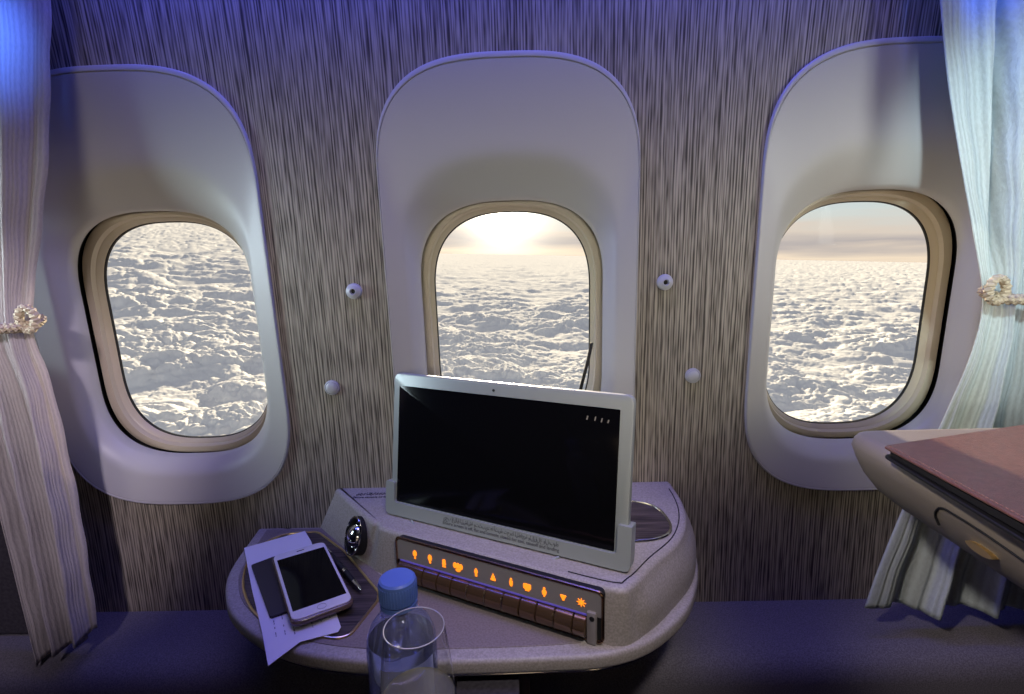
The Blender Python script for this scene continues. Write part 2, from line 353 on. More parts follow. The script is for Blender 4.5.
def ease(t): return t*t*(3-2*t)
for wi, c in enumerate((-P, 0, P)):
    root = thing('window_%d' % (wi+1), (c, .80, BZ-BB), kind='structure')
    # --- moulded shell: lip on the wall, long slope, sharp turn into the opening
    OA, OB, OC, OZ = .143, .200, .13, -.121
    def loop(t, d):                                # t 0 at the outer edge, 1 at the opening
        a = BA*(1-t)+OA*t; b = BB*(1-t)+OB*t; cc = .172*(1-t)+OC*t; n_ = 2.95*(1-t)+2.7*t; cz = BZ*(1-t)+OZ*t
        return [Vector((x, YW(z)+d, z)) for x, z in se(a, b, cc, n_, c, cz, 128)]
    prof = [(0, .004), (0, -.003), (.006, -.0055), (.02, -.0065), (.04, -.0062), (.046, -.0045), (.052, -.0058), (.075, -.0056)]
    for k in range(1, 15):
        t = k/14; prof.append((.075+.895*t, -.0056+.013*t+.016*max(0, (t-.62)/.38)**2))
    prof += [(.985, .026), (1.0, .031), (1.004, .037), (1.0, .043)]
    shell = obj('window_shell', MB().rings([loop(t, d) for t, d in prof]), M_bezel, root)
    # --- black gap behind the shell, then the inner frame stepping down to the pane
    def lp(a, b, cc, n_, d, cz): return [Vector((x, YW(z)+d, z)) for x, z in se(a, b, cc, n_, c, cz, 128)]
    obj('window_gap', MB().rings([lp(.143, .200, .13, 2.7, .041, -.121), lp(.160, .217, .145, 2.7, .043, -.121), lp(.160, .217, .145, 2.7, .074, -.121), lp(.130, .188, .135, 2.7, .074, -.121)]), M_black, root)
    obj('window_frame', MB().rings([lp(.1475, .205, .138, 2.7, .073, -.120), lp(.1475, .205, .138, 2.7, .0575, -.120), lp(.146, .2035, .137, 2.7, .056, -.120),
        lp(.140, .198, .136, 2.7, .0555, -.120),
        lp(.1345, .194, .135, 2.65, .0560, -.120), lp(.1335, .192, .134, 2.65, .0605, -.120), lp(.1332, .1915, .134, 2.65, .064, -.120), lp(.131, .189, .13, 2.6, .0655, -.120), lp(.1275, .185, .128, 2.6, .074, -.120)]), M_frame, root)
    obj('window_gasket', MB().rings([lp(.128, .1855, .128, 2.6, .0735, -.120), lp(.1265, .184, .127, 2.6, .0745, -.120), lp(.126, .1835, .127, 2.6, .078, -.120)]), M_black, root)
    pane = [lp(.129*s, .187*s, .128*s, 2.6, .076, -.120) for s in (1, .6, .2)]
    obj('pane', MB().rings(pane, cap1=True), M_pane, root)

# --- ledge below the wall
prof = [(.83, -.590), (.72, -.590), (.705, -.592), (.690, -.598), (.680, -.610), (.676, -.63), (.676, -1.15)]
rs = [[Vector((x, y, z)) for y, z in prof] for x in np.linspace(-1, 1, 12)]
tag(obj('trim_1', MB().rings(rs, closed=False), M_ledge), kind='structure')
tag(obj('floor', MB().box((-1, -.95, -1.17), (1, .83, -1.15)), M_dark, smooth=False), kind='structure')
tag(obj('ceiling', MB().box((-1, -.95, 1.05), (1, .83, 1.07)), M_ceil, smooth=False), kind='structure')
cove = [[Vector((x, .83-.0-.22*math.sin(a)*0-.30*(1-math.cos(a)), .66+.39*math.sin(a))) for a in np.linspace(0, math.pi/2, 9)] for x in (-1, 1)]
tag(obj('trim_2', MB().rings(cove, closed=False), M_ceil), kind='structure')
tag(obj('wall_back', MB().box((-1, -.97, -1.15), (1, -.95, 1.05)), M_cabin, smooth=False), kind='structure')
tag(obj('wall_left', MB().box((-1.02, -.95, -1.15), (-1, .83, 1.05)), M_dark, smooth=False), kind='structure')
tag(obj('wall_right', MB().box((1, -.95, -1.15), (1.02, .83, 1.05)), M_dark, smooth=False), kind='structure')

tag(obj('trim_3', MB().box((-1, .755, -.589), (-.755, .786, -.15)), M_dark, smooth=False, bevel=.006), kind='structure')

# ------------------------------------------------------------------ wall buttons
for (u, v, hole, lab) in ((355, 291, 1, 'round pale plastic stud with a dark hole, on the wall left of the middle window'),
                          (664, 282, 1, 'round pale plastic stud with a dark hole, on the wall right of the middle window'),
                          (333, 387, 0, 'plain round pale button low on the wall beside the left window'),
                          (692, 375, 0, 'plain round pale button low on the wall beside the right window')):
    p = ay(u, v, .79); p = ay(u, v, YW(p.z)); R_ = .0118
    mt = Matrix.Translation(p) @ Matrix.Rotation(rad(90), 4, 'X')
    t = thing('wall_button', p, lab, 'button', 'studs and buttons on the window wall')
    if hole:
        obj('rim', MB().lathe([(.007, -.002), (R_, -.002), (R_, .006), (R_*.93, .009), (R_*.6, .0115), (.0045, .0125), (.0036, .0115), (.0036, .004)], None, 36, mt), M_button, t)
        obj('socket', MB().lathe([(.0037, .003), (.0037, .0065), (.001, .0065)], None, 20, mt), M_black, t)
    else:
        obj('base_ring', MB().lathe([(R_*.9, -.002), (R_, -.002), (R_, .005), (R_*.86, .0062), (R_*.8, .005)], None, 36, mt), M_button, t)
        obj('cap', MB().lathe([(R_*.79, .001), (R_*.79, .0062), (R_*.6, .0078), (R_*.25, .0084), (.0003, .0085)], None, 36, mt), M_button, t)

# ------------------------------------------------------------------ console table
ZT, ZB = -.441, -.372
con = thing('console_table', (-.05, .66, ZT-.03), 'grey half-moon console table under the middle window with raised control housing', 'table')
tout = [(-.436, .83), (-.432, .79), (-.420, .70), (-.398, .645), (-.362, .597), (-.300, .552), (-.235, .527), (-.15, .514), (-.06, .514), (.03, .516), (.10, .521), (.155, .543), (.208, .592), (.243, .655), (.262, .72), (.266, .78), (.262, .83)]
to = smoothpoly([(x, y, 0) for x, y in tout], 5, closed=False)
slabmb = MB(); slab(slabmb, to, ZT-.020, ZT, .0055)
obj('tabletop', slabmb, M_table, con)
# inner field of the tray and stitched groove
ti = [p for p in offs(to, .016)]
inner = smoothpoly([(-.417, .808, 0), (-.404, .705, 0), (-.384, .654, 0), (-.350, .610, 0), (-.293, .568, 0), (-.232, .544, 0), (-.15, .532, 0), (-.06, .532, 0), (.02, .534, 0), (.072, .538, 0)], 6, closed=False)
fl = smoothpoly([(.072, .541, 0), (-.05, .602, 0), (-.186, .668, 0)], 6, closed=False)+[Vector((-.285, .765, 0)), Vector((-.325, .808, 0))]
field = inner + fl[1:]
obj('tray_surface', slab(MB(), field, ZT-.004, ZT+.0012, .001), M_tray, con)
# metal edge strip under the front
es_ = [p for p in offs(to, .006)]
es_ = [p for p in es_ if p.y < .80]
obj('edge_strip', MB().tube(Z(es_, ZT-.0215), .0022), M_chrome, con)
under = offs(to, .035)
obj('underside', slab(MB(), under, ZT-.045, ZT-.019, .012), M_dark, con)
# tray inlay
ip = [az(*q, ZT) for q in ((246, 566), (242, 588), (252, 614), (282, 634), (338, 640), (350, 637), (378, 602), (379, 594), (345, 553), (318, 533), (285, 535), (262, 545))]
io = corner(ip, [.02, .03, .03, .03, .004, .01, .006, .004, .01, .01, .02, .02], 5)
obj('wood_inlay', slab(MB(), io, ZT-.002, ZT+.0022, .0008), M_wood, con)
obj('inlay_trim', MB().tube(Z(io, ZT+.0022), .0018, 8, closed=True), M_brass, con)

# raised housing
top_o = [(-.300, .83), (-.299, .81), (-.218, .710), (-.200, .697), (-.184, .679), (-.094, .634), (.014, .581), (.108, .537), (.136, .548), (.170, .588), (.212, .635), (.238, .690), (.249, .75), (.249, .83)]
bot_o = [(-.338, .83), (-.330, .81), (-.245, .722), (-.218, .700), (-.192, .678), (-.100, .633), (.009, .579), (.107, .532), (.150, .553), (.190, .592), (.232, .645), (.254, .700), (.262, .75), (.260, .83)]
A = smoothpoly([(x, y, 0) for x, y in top_o], 5, closed=False); B = smoothpoly([(x, y, 0) for x, y in bot_o], 5, closed=False)
rs = []
for k in range(9):
    t = k/8; bul = .006*math.sin(math.pi*t)
    lp_ = [b*(1-t)+a*t for a, b in zip(A, B)]
    lp_ = [p+(Vector((1, -.3, 0))*bul if p.x > .14 else Vector()) for p in lp_]
    rs.append(Z(lp_, ZT-.004+(ZB-.008-ZT+.004)*t))
for k in range(1, 6):
    a = k/5*math.pi/2; rs.append(Z(offs(A, .008*(1-math.cos(a))), ZB-.008+.008*math.sin(a)))
hous = obj('control_housing', MB().rings(rs, cap0=True, cap1=True), M_table, con)
# seam lines of the top skin
seam = [p for p in offs(A, .011) if .06 < p.x and p.y < .80]
obj('seam', MB().tube(Z(seam, ZB+.0002), .0008, 6), M_black, hous)

# right oval inlay on the housing top
oc = Vector((.148, .687, 0)); ol = [Vector((oc.x+.061*math.copysign(abs(math.cos(t))**.72, math.cos(t))*1.0, oc.y+.056*math.copysign(abs(math.sin(t))**.72, math.sin(t)), 0)) for t in np.linspace(0, 2*math.pi, 49)[:-1]]
rot = Matrix.Rotation(rad(4), 4, 'Z'); ol = [rot @ (p-oc)+oc for p in ol]
obj('wood_inlay', slab(MB(), ol, ZB-.002, ZB+.0012, .0006), M_wood, con)
obj('inlay_trim', MB().tube(Z(ol, ZB+.0015), .0022, 8, closed=True), M_chrome, con)

# front control panel: flat on the slanting front face
q0 = apl(395, 575, (-.172, .671, ZT), Vector((-.443, -.896, 0))); e = Vector((.896, -.443, 0)).normalized(); nf = Vector((-e.y*-1, -e.x, 0))
nf = Vector((e.y, -e.x, 0))                        # outward, to the camera
FP = Vector((-.188, .677, 0)) + nf*.0025
def fpt(u, v, k=0): return apl(u, v, FP, nf) + nf*k
def facepl(pts, t0, t1, mbx=None):                 # extrude a loop lying on the face
    mbx = mbx or MB(); a = [p+nf*t0 for p in pts]; b = [p+nf*t1 for p in pts]; return mbx.rings([a, b], cap0=True, cap1=True)
c4 = [fpt(*q) for q in ((403, 541), (607, 590), (600, 641), (394, 580))]
# square the panel up
zt_ = (c4[0].z+c4[1].z)/2; zb_ = max((c4[2].z+c4[3].z)/2, ZT+.004)
sL = (c4[0]-FP).dot(e)*.5+(c4[3]-FP).dot(e)*.5; sR = (c4[1]-FP).dot(e)*.5+(c4[2]-FP).dot(e)*.5
def fs(s_, z, k=0): p = FP+e*s_+nf*k; return Vector((p.x, p.y, z))
pl = corner([fs(sL, zb_), fs(sR, zb_), fs(sR, zt_), fs(sL, zt_)], .007, 5)
panel = obj('control_panel', facepl(pl, -.012, .001), M_black, con)
obj('panel_frame', MB().tube([p+nf*.0015 for p in pl], .0019, 8, closed=True), M_bronze, panel)
zh = zb_+(zt_-zb_)*.50
gl = corner([fs(sL+.002, zh), fs(sR-.002, zh), fs(sR-.002, zt_-.002), fs(sL+.002, zt_-.002)], [0, 0, .006, .006], 4)
strip = obj('label_strip', facepl(gl, 0, .0022), M_grey, panel, smooth=False)
obj('light_line', facepl([fs(sL+.006, zh-.0012), fs(sR-.016, zh-.0012), fs(sR-.016, zh+.0006), fs(sL+.006, zh+.0006)], 0, .0032), mat('violet_glow_line', (.1, .08, .3), .3, emit=((.12, .08, .6), .35)), panel, smooth=False)
# end block with a dark socket
sE = sR-.013
obj('end_block', facepl(corner([fs(sE-.005, zb_-.003), fs(sE+.006, zb_-.003), fs(sE+.006, zh+.006), fs(sE-.005, zh+.006)], .002, 3), -.001, .006), M_grey, panel, bevel=.001)
pc = fs(sE+.0015, zh-.001, .006); obj('socket', facepl([pc+e*.003*math.cos(a)+Vector((0, 0, .003*math.sin(a))) for a in np.linspace(0, 2*math.pi, 21)[:-1]], -.001, .0006), M_black, panel)
# roller buttons: a row of short bronze cylinder pieces with pale rings between them
rc = zb_+(zh-zb_)*.50; rr_ = (zh-zb_)*.44
def roller(s0, s1, name, mt_, r_, par):
    rg = []
    for s_, q in ((s0, .93), (s0+.0006, 1), (s1-.0006, 1), (s1, .93)):
        rg.append([fs(s_, rc, -.001)+nf*(r_*q*math.cos(a))+Vector((0, 0, r_*q*math.sin(a))) for a in np.linspace(0, 2*math.pi, 29)[:-1]])
    return obj(name, MB().rings(rg, cap0=True, cap1=True), mt_, par)
ixs = [416, 431, 445, 459, 477, 494, 512, 528, 545, 564, 582]; iys = [553, 557, 561, 566, 570, 575, 580, 584, 588, 593, 597]
cuts = [sL+.004]+[(fpt((ixs[i]+ixs[i+1])/2+2, (iys[i]+iys[i+1])/2)-FP).dot(e) for i in range(10)]+[sE-.005]
for i in range(11):
    roller(cuts[i]+.0007, cuts[i+1]-.0007, 'roller_button', M_roller, rr_, panel)
for i in (4, 5, 6, 9): roller(cuts[i]-.0006, cuts[i]+.0006, 'roller_ring', M_chrome, rr_*1.03, panel)
# lit icons
def disc(cx, cz, rx, rz, n=14, a0=0): return [(cx+rx*math.cos(a0+2*math.pi*k/n), cz+rz*math.sin(a0+2*math.pi*k/n)) for k in range(n)]
def rect(x0, x1, z0, z1): return [(x0, z0), (x1, z0), (x1, z1), (x0, z1)]
bulb = [disc(0, 1.0, 1.55, 2.3)[0:14], rect(-.7, .7, -3.0, -1.9)]
seatfig = [disc(0, 2.4, .8, .8), [(-1.1, 1.3), (1.1, 1.3), (1.3, -.4), (.7, -2.8), (-.7, -2.8), (-1.3, -.4)]]
ICON = [
    [disc(0, 1.0, 1.7, 2.5), rect(-.7, .7, -3.2, -2.1)],
    [disc(0, .9, 1.7, 2.5), rect(-.9, .9, -2.5, -2.0), rect(-.7, .7, -3.3, -2.8)],
    [disc(0, 1.6, 1.4, 1.4), disc(0, -.6, 1.6, 1.5), rect(-1.4, 1.4, -3.2, -2.5)],
    [disc(-2.5, .8, 1.5, 2.2), disc(0, .9, 1.4, 2.2), disc(2.5, .6, 1.5, 2.2), disc(0, -2.4, 2.0, 1.2)],
    [[(0, 3.2), (.9, 2), (1.5, .2), (.8, -.6), (.8, -3.0), (-.8, -3.0), (-.8, -.6), (-1.5, .2), (-.9, 2)]],
    [[(0, 3.0), (1.7, -1.0), (-1.7, -1.0)], rect(-1.9, 1.9, -2.4, -1.3)],
    seatfig,
    [corner([(-2.8, -1.5, 0), (2.8, -1.5, 0), (2.8, 2.2, 0), (-2.8, 2.2, 0)], .9, 3), rect(-1.5, 1.5, -2.8, -1.9)],
    [disc(0, 2.5, .8, .8), [(-.8, 1.5), (.8, 1.5), (1.7, .3), (1.2, -2.0), (-1.2, -2.0), (-1.7, .3)], rect(-.5, .5, -3.4, -2.2)],
    [corner([(-2.3, 1.6, 0), (2.3, 1.6, 0), (1.0, -1.1, 0), (-1.0, -1.1, 0)], .7, 3), rect(-.7, .7, -2.1, -1.3)],
    [disc(0, 0, 1.5, 1.5)]+[[(math.cos(a-.22)*1.8, math.sin(a-.22)*1.8), (math.cos(a)*3.2, math.sin(a)*3.2), (math.cos(a+.22)*1.8, math.sin(a+.22)*1.8)] for a in np.linspace(0, 2*math.pi, 9)[:-1]],
]
for i in range(11):
    p = fpt(ixs[i], iys[i]); s_ = (p-FP).dot(e); zz = zh+(zt_-zh)*.42
    mbx = MB(); K = .0018
    for q in ICON[i]: facepl([fs(s_+a[0]*K*(1 if True else 1), zz+a[1]*K) for a in q], .0022, .0031, mbx)
    obj('lit_icon', mbx, M_orange, strip, smooth=False)

# chrome swivel reading lamp in the left face of the housing
lc = Vector((-.238, .716, -.403)); le = Vector((.66, -.75, 0)).normalized(); ln = Vector((le.y, -le.x, 0)); ln = (ln+Vector((0, 0, .35))).normalized(); lu = ln.cross(le).normalized()*-1
def lring(rx, rz, k, n=32): return [lc+le*rx*math.cos(a)+lu*rz*math.sin(a)+ln*k for a in np.linspace(0, 2*math.pi, n+1)[:-1]]
lampo = obj('lamp_socket', MB().rings([lring(.0225, .0285, -.014), lring(.0225, .0285, .004), lring(.0195, .0255, .005), lring(.018, .024, -.004)], cap0=True), M_black, con)
obj('lamp_head', MB().rings([lring(.0175*math.cos(a), .0185*math.cos(a), -.002+.014*math.sin(a)) for a in np.linspace(-.6, 1.50, 9)], cap0=True, cap1=True), M_chrome, lampo)
obj('lamp_bezel', MB().tube(lring(.0212, .0272, .0048), .0016, 8, closed=True), M_chrome, lampo)

# support column
obj('support_column', MB().box((-.083, .565, -1.15), (.012, .70, ZT-.03)), M_woodv, con, smooth=False, bevel=.003)

# text helper
def text(name, body, size, mt, material, parent, depth=.0002, width=None):
    cu = bpy.data.curves.new(name, 'FONT'); cu.body = body; cu.size = size; cu.extrude = depth; cu.align_x = 'CENTER'; cu.align_y = 'CENTER'
    to_ = bpy.data.objects.new('tmp_text', cu); COL.objects.link(to_)
    dg = bpy.context.evaluated_depsgraph_get(); me = bpy.data.meshes.new_from_object(to_.evaluated_get(dg))
    bpy.data.objects.remove(to_)
    xs = [v.co.x for v in me.vertices]; W = (max(xs)-min(xs)) or 1; sx = width/W if width else 1
    off = wloc(parent)
    for v in me.vertices: v.co = mt @ Vector((v.co.x*sx, v.co.y, v.co.z)) - off
    me.materials.clear(); me.materials.append(material); o = bpy.data.objects.new(name, me); COL.objects.link(o); o.parent = parent; return o
mt = Matrix.Translation((-.225, .789, ZB+.0006))
text('printed_text', 'يرجى الإغلاق والتأمين', .0095, mt, M_ink, hous, width=.062)
mt = Matrix.Translation((-.225, .776, ZB+.0006))
text('printed_text', 'Secure console lid for taxi', .0078, mt, M_ink, hous, width=.066)

# ------------------------------------------------------------------ tablet screen in its cradle
S0 = az(389, 512, ZB+.002); S1 = az(627, 571, ZB+.002); se_ = (S1-S0); SWD = se_.length; se_.normalize(); sback = Vector((-se_.y, se_.x, 0))
al = rad(8.0); su = (Vector((0, 0, 1))*math.cos(al)+sback*math.sin(al)).normalized(); sn = se_.cross(su).normalized()   # sn points to the camera
if sn.y > 0: sn = -sn
SH = .206
def sp(a, b, k=0): return S0+se_*a+su*b+sn*k        # a along the width, b up, k towards the viewer
scr = thing('tablet_screen', sp(SWD/2, 0), 'silver tablet with a black display, standing on the console under the middle window', 'screen')
def srect(a0, a1, b0, b1, r): return corner([sp(a0, b0), sp(a1, b0), sp(a1, b1), sp(a0, b1)], r, 6)
def splate(out, k0, k1, r=.001):
    cc = sum(out, Vector())/len(out)
    def sh(q, d):
        o2 = []
        for p in q: v = p-cc; o2.append(cc+se_*(v.dot(se_)-math.copysign(d, v.dot(se_)))+su*(v.dot(su)-math.copysign(d, v.dot(su))))
        return o2
    rg = [[p+sn*k for p in sh(out, d)] for k, d in ((k0, r), (k0+r*.3, r*.3), (k0+r, 0), (k1-r, 0), (k1-r*.3, r*.3), (k1, r))]
    return MB().rings(rg, cap0=True, cap1=True)
obj('casing', splate(srect(.0035, SWD-.001, .004, SH, .010), -.012, 0, .002), M_silver, scr)
obj('display', splate(srect(.0140, SWD-.0165, .0195, SH-.0175, .001), -.002, .0005, .0003), M_screen, scr)
cp = sp(SWD*.475, SH-.0105)
obj('webcam', MB().rings([[cp+se_*.0018*math.cos(a)+su*.0018*math.sin(a)+sn*k for a in np.linspace(0, 2*math.pi, 17)[:-1]] for k in (-.001, .0006)], cap1=True), M_black, scr)
# cradle: a lipped trough along the bottom and up the lower part of both sides
def cradle():
    hgt = .042; w_ = .0125; out = [sp(-.003, 0), sp(SWD+.0045, 0), sp(SWD+.0045, hgt+.012), sp(SWD-w_, hgt+.012), sp(SWD-w_, .0185), sp(w_, .0185), sp(w_, hgt+.006), sp(-.003, hgt+.006)]
    out = corner(out, [.009, .009, .002, .003, .006, .006, .003, .002], 5)
    return MB().rings([[p+sn*k for p in out] for k in (-.015, -.014, .0035, .0045)], cap0=True, cap1=True)
crd = obj('cradle', cradle(), M_silver, scr)
# hinge lip under the cradle
obj('hinge_lip', MB().tube([sp(.045, -.001, .005), sp(.056, -.006, .012), sp(.26, -.0063, .012), sp(.271, -.001, .005)], .0016, 8), M_silver, scr)
mtx = Matrix((se_, su, sn)).transposed().to_4x4()
mt = mtx.copy(); mt.translation = sp(SWD*.520, .0137, .0047)
text('printed_text', 'يجب إغلاق الشاشة وتثبيتها أثناء تحرك الطائرة والإقلاع والهبوط', .0075, mt, M_ink, crd, .0001, .170)
mt = mtx.copy(); mt.translation = sp(SWD*.520, .0065, .0047)
text('printed_text', 'Ensure screen is off, flat and console closed for taxi, takeoff and landing', .0062, mt, M_ink, crd, .0001, .172)
# faint status symbols on the display
mb = MB()
for a_, b_, w_, h_ in ((.012, 0, .0016, .005), (.022, 0, .0016, .005), (.030, -.001, .0016, .005), (.038, -.001, .0016, .004)):
    q = [sp(SWD-.0165-.053+a_, SH-.034+b_), sp(SWD-.0165-.053+a_+w_, SH-.034+b_), sp(SWD-.0165-.053+a_+w_*1.6, SH-.034+b_+h_), sp(SWD-.0165-.053+a_+w_*.6, SH-.034+b_+h_)]
    mb.rings([[p+sn*.0005 for p in q], [p+sn*.0007 for p in q]], cap1=True)
obj('status_symbols', mb, mat('dim_symbols', (.10, .09, .08), .4, emit=((.5, .42, .36), .18)), scr, smooth=False)

# black cable hanging in the middle window behind the tablet
cb = [ay(592, 343, .850), ay(588, 362, .844), ay(582, 385, .842), ay(577, 408, .842), ay(574, 425, .838)]
cbs = smoothpoly(cb, 5, closed=False)
mb = MB(); mb.rings([[p+Vector((-.0028, 0, 0)), p+Vector((.0022, 0, 0)), p+Vector((.0022, .0035, 0)), p+Vector((-.0028, .0035, 0))] for p in cbs], cap0=True, cap1=True)
tag(obj('black_strap', mb, M_black, smooth=False), 'thin black strap hanging in the lower right of the middle window behind the tablet', 'strap')

# ------------------------------------------------------------------ things on the tray
zt = ZT+.0045
# paper slip
pp = [az(*q, zt) for q in ((244, 548), (305, 531), (311, 541), (341, 627), (338, 632), (300, 642), (268, 666), (262, 632), (252, 590))]
rows = []
sl = thing('paper_slip', az(290, 600, zt-.001), 'pale printed paper slip lying under the phone on the console tray', 'paper')
mb = MB(); slab(mb, [Vector(p) for p in pp], zt-.0004, zt+.0003, .0002, 2); obj('sheet', mb, M_paper, sl, smooth=False)
pd = (az(341, 627, zt)-az(311, 541, zt)).normalized(); pd.z = 0; pq = Vector((-pd.y, pd.x, 0))
mb = MB(); base = az(283, 640, zt+.0005)
for r_ in range(7):
    p = az(277+r_*9, 641-r_*3.4, zt+.0004); x_ = 0
    for k in range(9):
        ln_ = random.uniform(.0015, .005); a_ = p-pd*(x_); b_ = p-pd*(x_+ln_); wq = pq*.0006; x_ += ln_+.0016
        if random.random() < .25: continue
        mb.rings([[a_-wq, b_-wq, b_+wq, a_+wq], [q+Vector((0, 0, .0002)) for q in (a_-wq, b_-wq, b_+wq, a_+wq)]], cap1=True)
obj('printed_lines', mb, mat('faint_print', (.20, .19, .24), .8), sl, smooth=False)
# dark card
ck = [az(*q, zt+.004) for q in ((251, 565), (275, 556), (301, 606), (270, 617))]
tag(obj('dark_card', slab(MB(), corner(ck, .003, 3), zt+.0006, zt+.0045, .0008), M_card), 'narrow black card wallet tucked under the left side of the phone', 'card')
# phone
PT = zt+.0145
cn = [az(*q, PT) for q in ((272, 556), (324, 540), (351, 597), (294, 625))]
pc_ = sum(cn, Vector())/4; dl = ((cn[3]-cn[0])+(cn[2]-cn[1])).normalized(); dl.z = 0; dw = Vector((-dl.y, dl.x, 0)); 
if dw.x < 0: dw = -dw
PL = ((cn[3]-cn[0]).length+(cn[2]-cn[1]).length)/2; PW = ((cn[1]-cn[0]).length+(cn[2]-cn[3]).length)/2
def ph(a, b): return Vector((pc_.x, pc_.y, 0))+dw*a*PW/2+dl*b*PL/2     # a -1 left..1 right, b -1 top..1 bottom
def phr(a0, a1, b0, b1, r): return corner([ph(a0, b0), ph(a1, b0), ph(a1, b1), ph(a0, b1)], r, 6)
pho = thing('smartphone', (pc_.x, pc_.y, zt), 'white-faced smartphone in a brown case lying on the paper slip', 'phone')
obj('phone_case', slab(MB(), phr(-1.045, 1.045, -1.03, 1.03, .013), zt+.0046, PT-.0012, .004), M_case, pho)
ff = obj('front_face', slab(MB(), phr(-.985, .985, -.985, .985, .011), PT-.004, PT, .0012), M_white, pho)
obj('display', slab(MB(), phr(-.89, .89, -.78, .78, .0006), PT-.0005, PT+.0002, .0001), M_screen, pho)
hb = ph(0, .885); obj('home_button', MB().tube([hb+dw*.0052*math.cos(a)+dl*.0052*math.sin(a)+Vector((0, 0, PT+.0001)) for a in np.linspace(0, 2*math.pi, 25)[:-1]], .0004, 6, closed=True), mat('home_ring', (.3, .28, .3), .3), pho)
s0_ = ph(-.12, -.885); s1_ = ph(.16, -.885); obj('earpiece', MB().tube(Z([s0_, s1_], PT+.0001), .0007, 6), M_black, pho)
# pen
pa = az(322, 545, zt+.006); pb = az(361, 590, zt+.006); pv = (pb-pa).normalized()
pen = thing('pen', (pa+pb)/2-Vector((0, 0, .004)), 'black ballpoint pen with silver tip lying right of the phone', 'pen')
L_ = (pb-pa).length; ptf = lambda t: pa+pv*L_*t
obj('barrel', MB().tube([ptf(0), ptf(.02), ptf(.5), ptf(.62)], [.0028, .0042, .0045, .0043], 14), M_black, pen)
obj('grip', MB().tube([ptf(.64), ptf(.84)], [.0043, .0036], 14), M_black, pen)
obj('ring', MB().tube([ptf(.61), ptf(.65)], .0046, 14), M_chrome, pen)
obj('tip', MB().tube([ptf(.84), ptf(.86), ptf(.95), ptf(1)], [.0037, .0036, .0026, .001], 14), M_chrome, pen)
obj('clip', MB().tube([ptf(.02)+Vector((0, 0, .0055)), ptf(.28)+Vector((0, 0, .0055))], .0010, 8), M_chrome, pen)

# ------------------------------------------------------------------ drink shelf, bottle and glass (their feet stand below the frame)
ZS = -.462
shelf = thing('drink_shelf', (-.06, .38, ZS-.015), 'dark pull-out drink shelf in front of the console, carrying bottle and glass', 'shelf')
so = corner([Vector((-.20, .47, 0)), Vector((.06, .47, 0)), Vector((.06, .27, 0)), Vector((-.20, .27, 0))], .02, 6)
obj('shelf_top', slab(MB(), so, ZS-.015, ZS, .003), M_wood, shelf)
obj('support_arm', MB().box((-.07, .45, ZS-.04), (0, .562, ZS-.0155)), M_dark, shelf, smooth=False)
bt = ad(397, 577, .425)                            # centre of the cap top
bx, by = bt.x, bt.y; hz = bt.z
bot = thing('water_bottle', (bx, by, ZS), 'clear plastic water bottle with blue screw cap standing behind the glass', 'bottle')
c0 = Vector((bx, by, 0))
HB = hz-ZS
def lat(prof, zoff=0): return MB().lathe([(r, z) for r, z in prof], (bx, by, 0), 44)
capp = [(.0135, hz-.019), (.0148, hz-.0185), (.0150, hz-.006), (.0146, hz-.0015), (.0130, hz), (.0003, hz+.0002)]
cap = obj('cap', lat(capp), M_bluecap, bot)
mb = MB()
for k in range(40):
    a = 2*math.pi*k/40; p = Vector((bx+.0150*math.cos(a), by+.0150*math.sin(a), 0)); mb.tube([p+Vector((0, 0, hz-.018)), p+Vector((0, 0, hz-.004))], .0005, 5)
obj('ridges', mb, M_bluecap, cap)
obj('cap_ring', lat([(.0142, hz-.0235), (.0150, hz-.0235), (.0150, hz-.0200), (.0142, hz-.0200)]), M_bluecap, bot)
body = [(.0125, hz-.012), (.0125, hz-.026), (.0150, hz-.027), (.0150, hz-.0285), (.0135, hz-.0298), (.0180, hz-.034), (.0235, hz-.041), (.0270, hz-.049), (.0283, hz-.056), (.0272, hz-.0585), (.0283, hz-.061), (.0283, hz-.103), (.0272, hz-.1055), (.0283, hz-.108), (.0275, hz-.118), (.0290, hz-.130), (.0290, ZS+.010), (.0275, ZS+.003), (.022, ZS+.0005), (.0003, ZS+.004)]
obj('bottle_body', lat(body), M_bottle, bot)
obj('water', lat([(.0003, hz-.052), (.0262, hz-.052), (.0265, hz-.060), (.0272, hz-.102), (.0264, hz-.118), (.0278, hz-.131), (.0278, ZS+.012), (.022, ZS+.004), (.0003, ZS+.006)]), mat('water', (.80, .86, 1), .02, trans=1, ior=1.33), bot)
lb = MB(); n = 40; rg = []
for z in (hz-.0615, hz-.1025): rg.append([Vector((bx+.0287*math.cos(a), by+.0287*math.sin(a), z)) for a in np.linspace(-2.0, -.35, n)])
obj('label', lb.rings(rg, closed=False), M_labelm, bot)

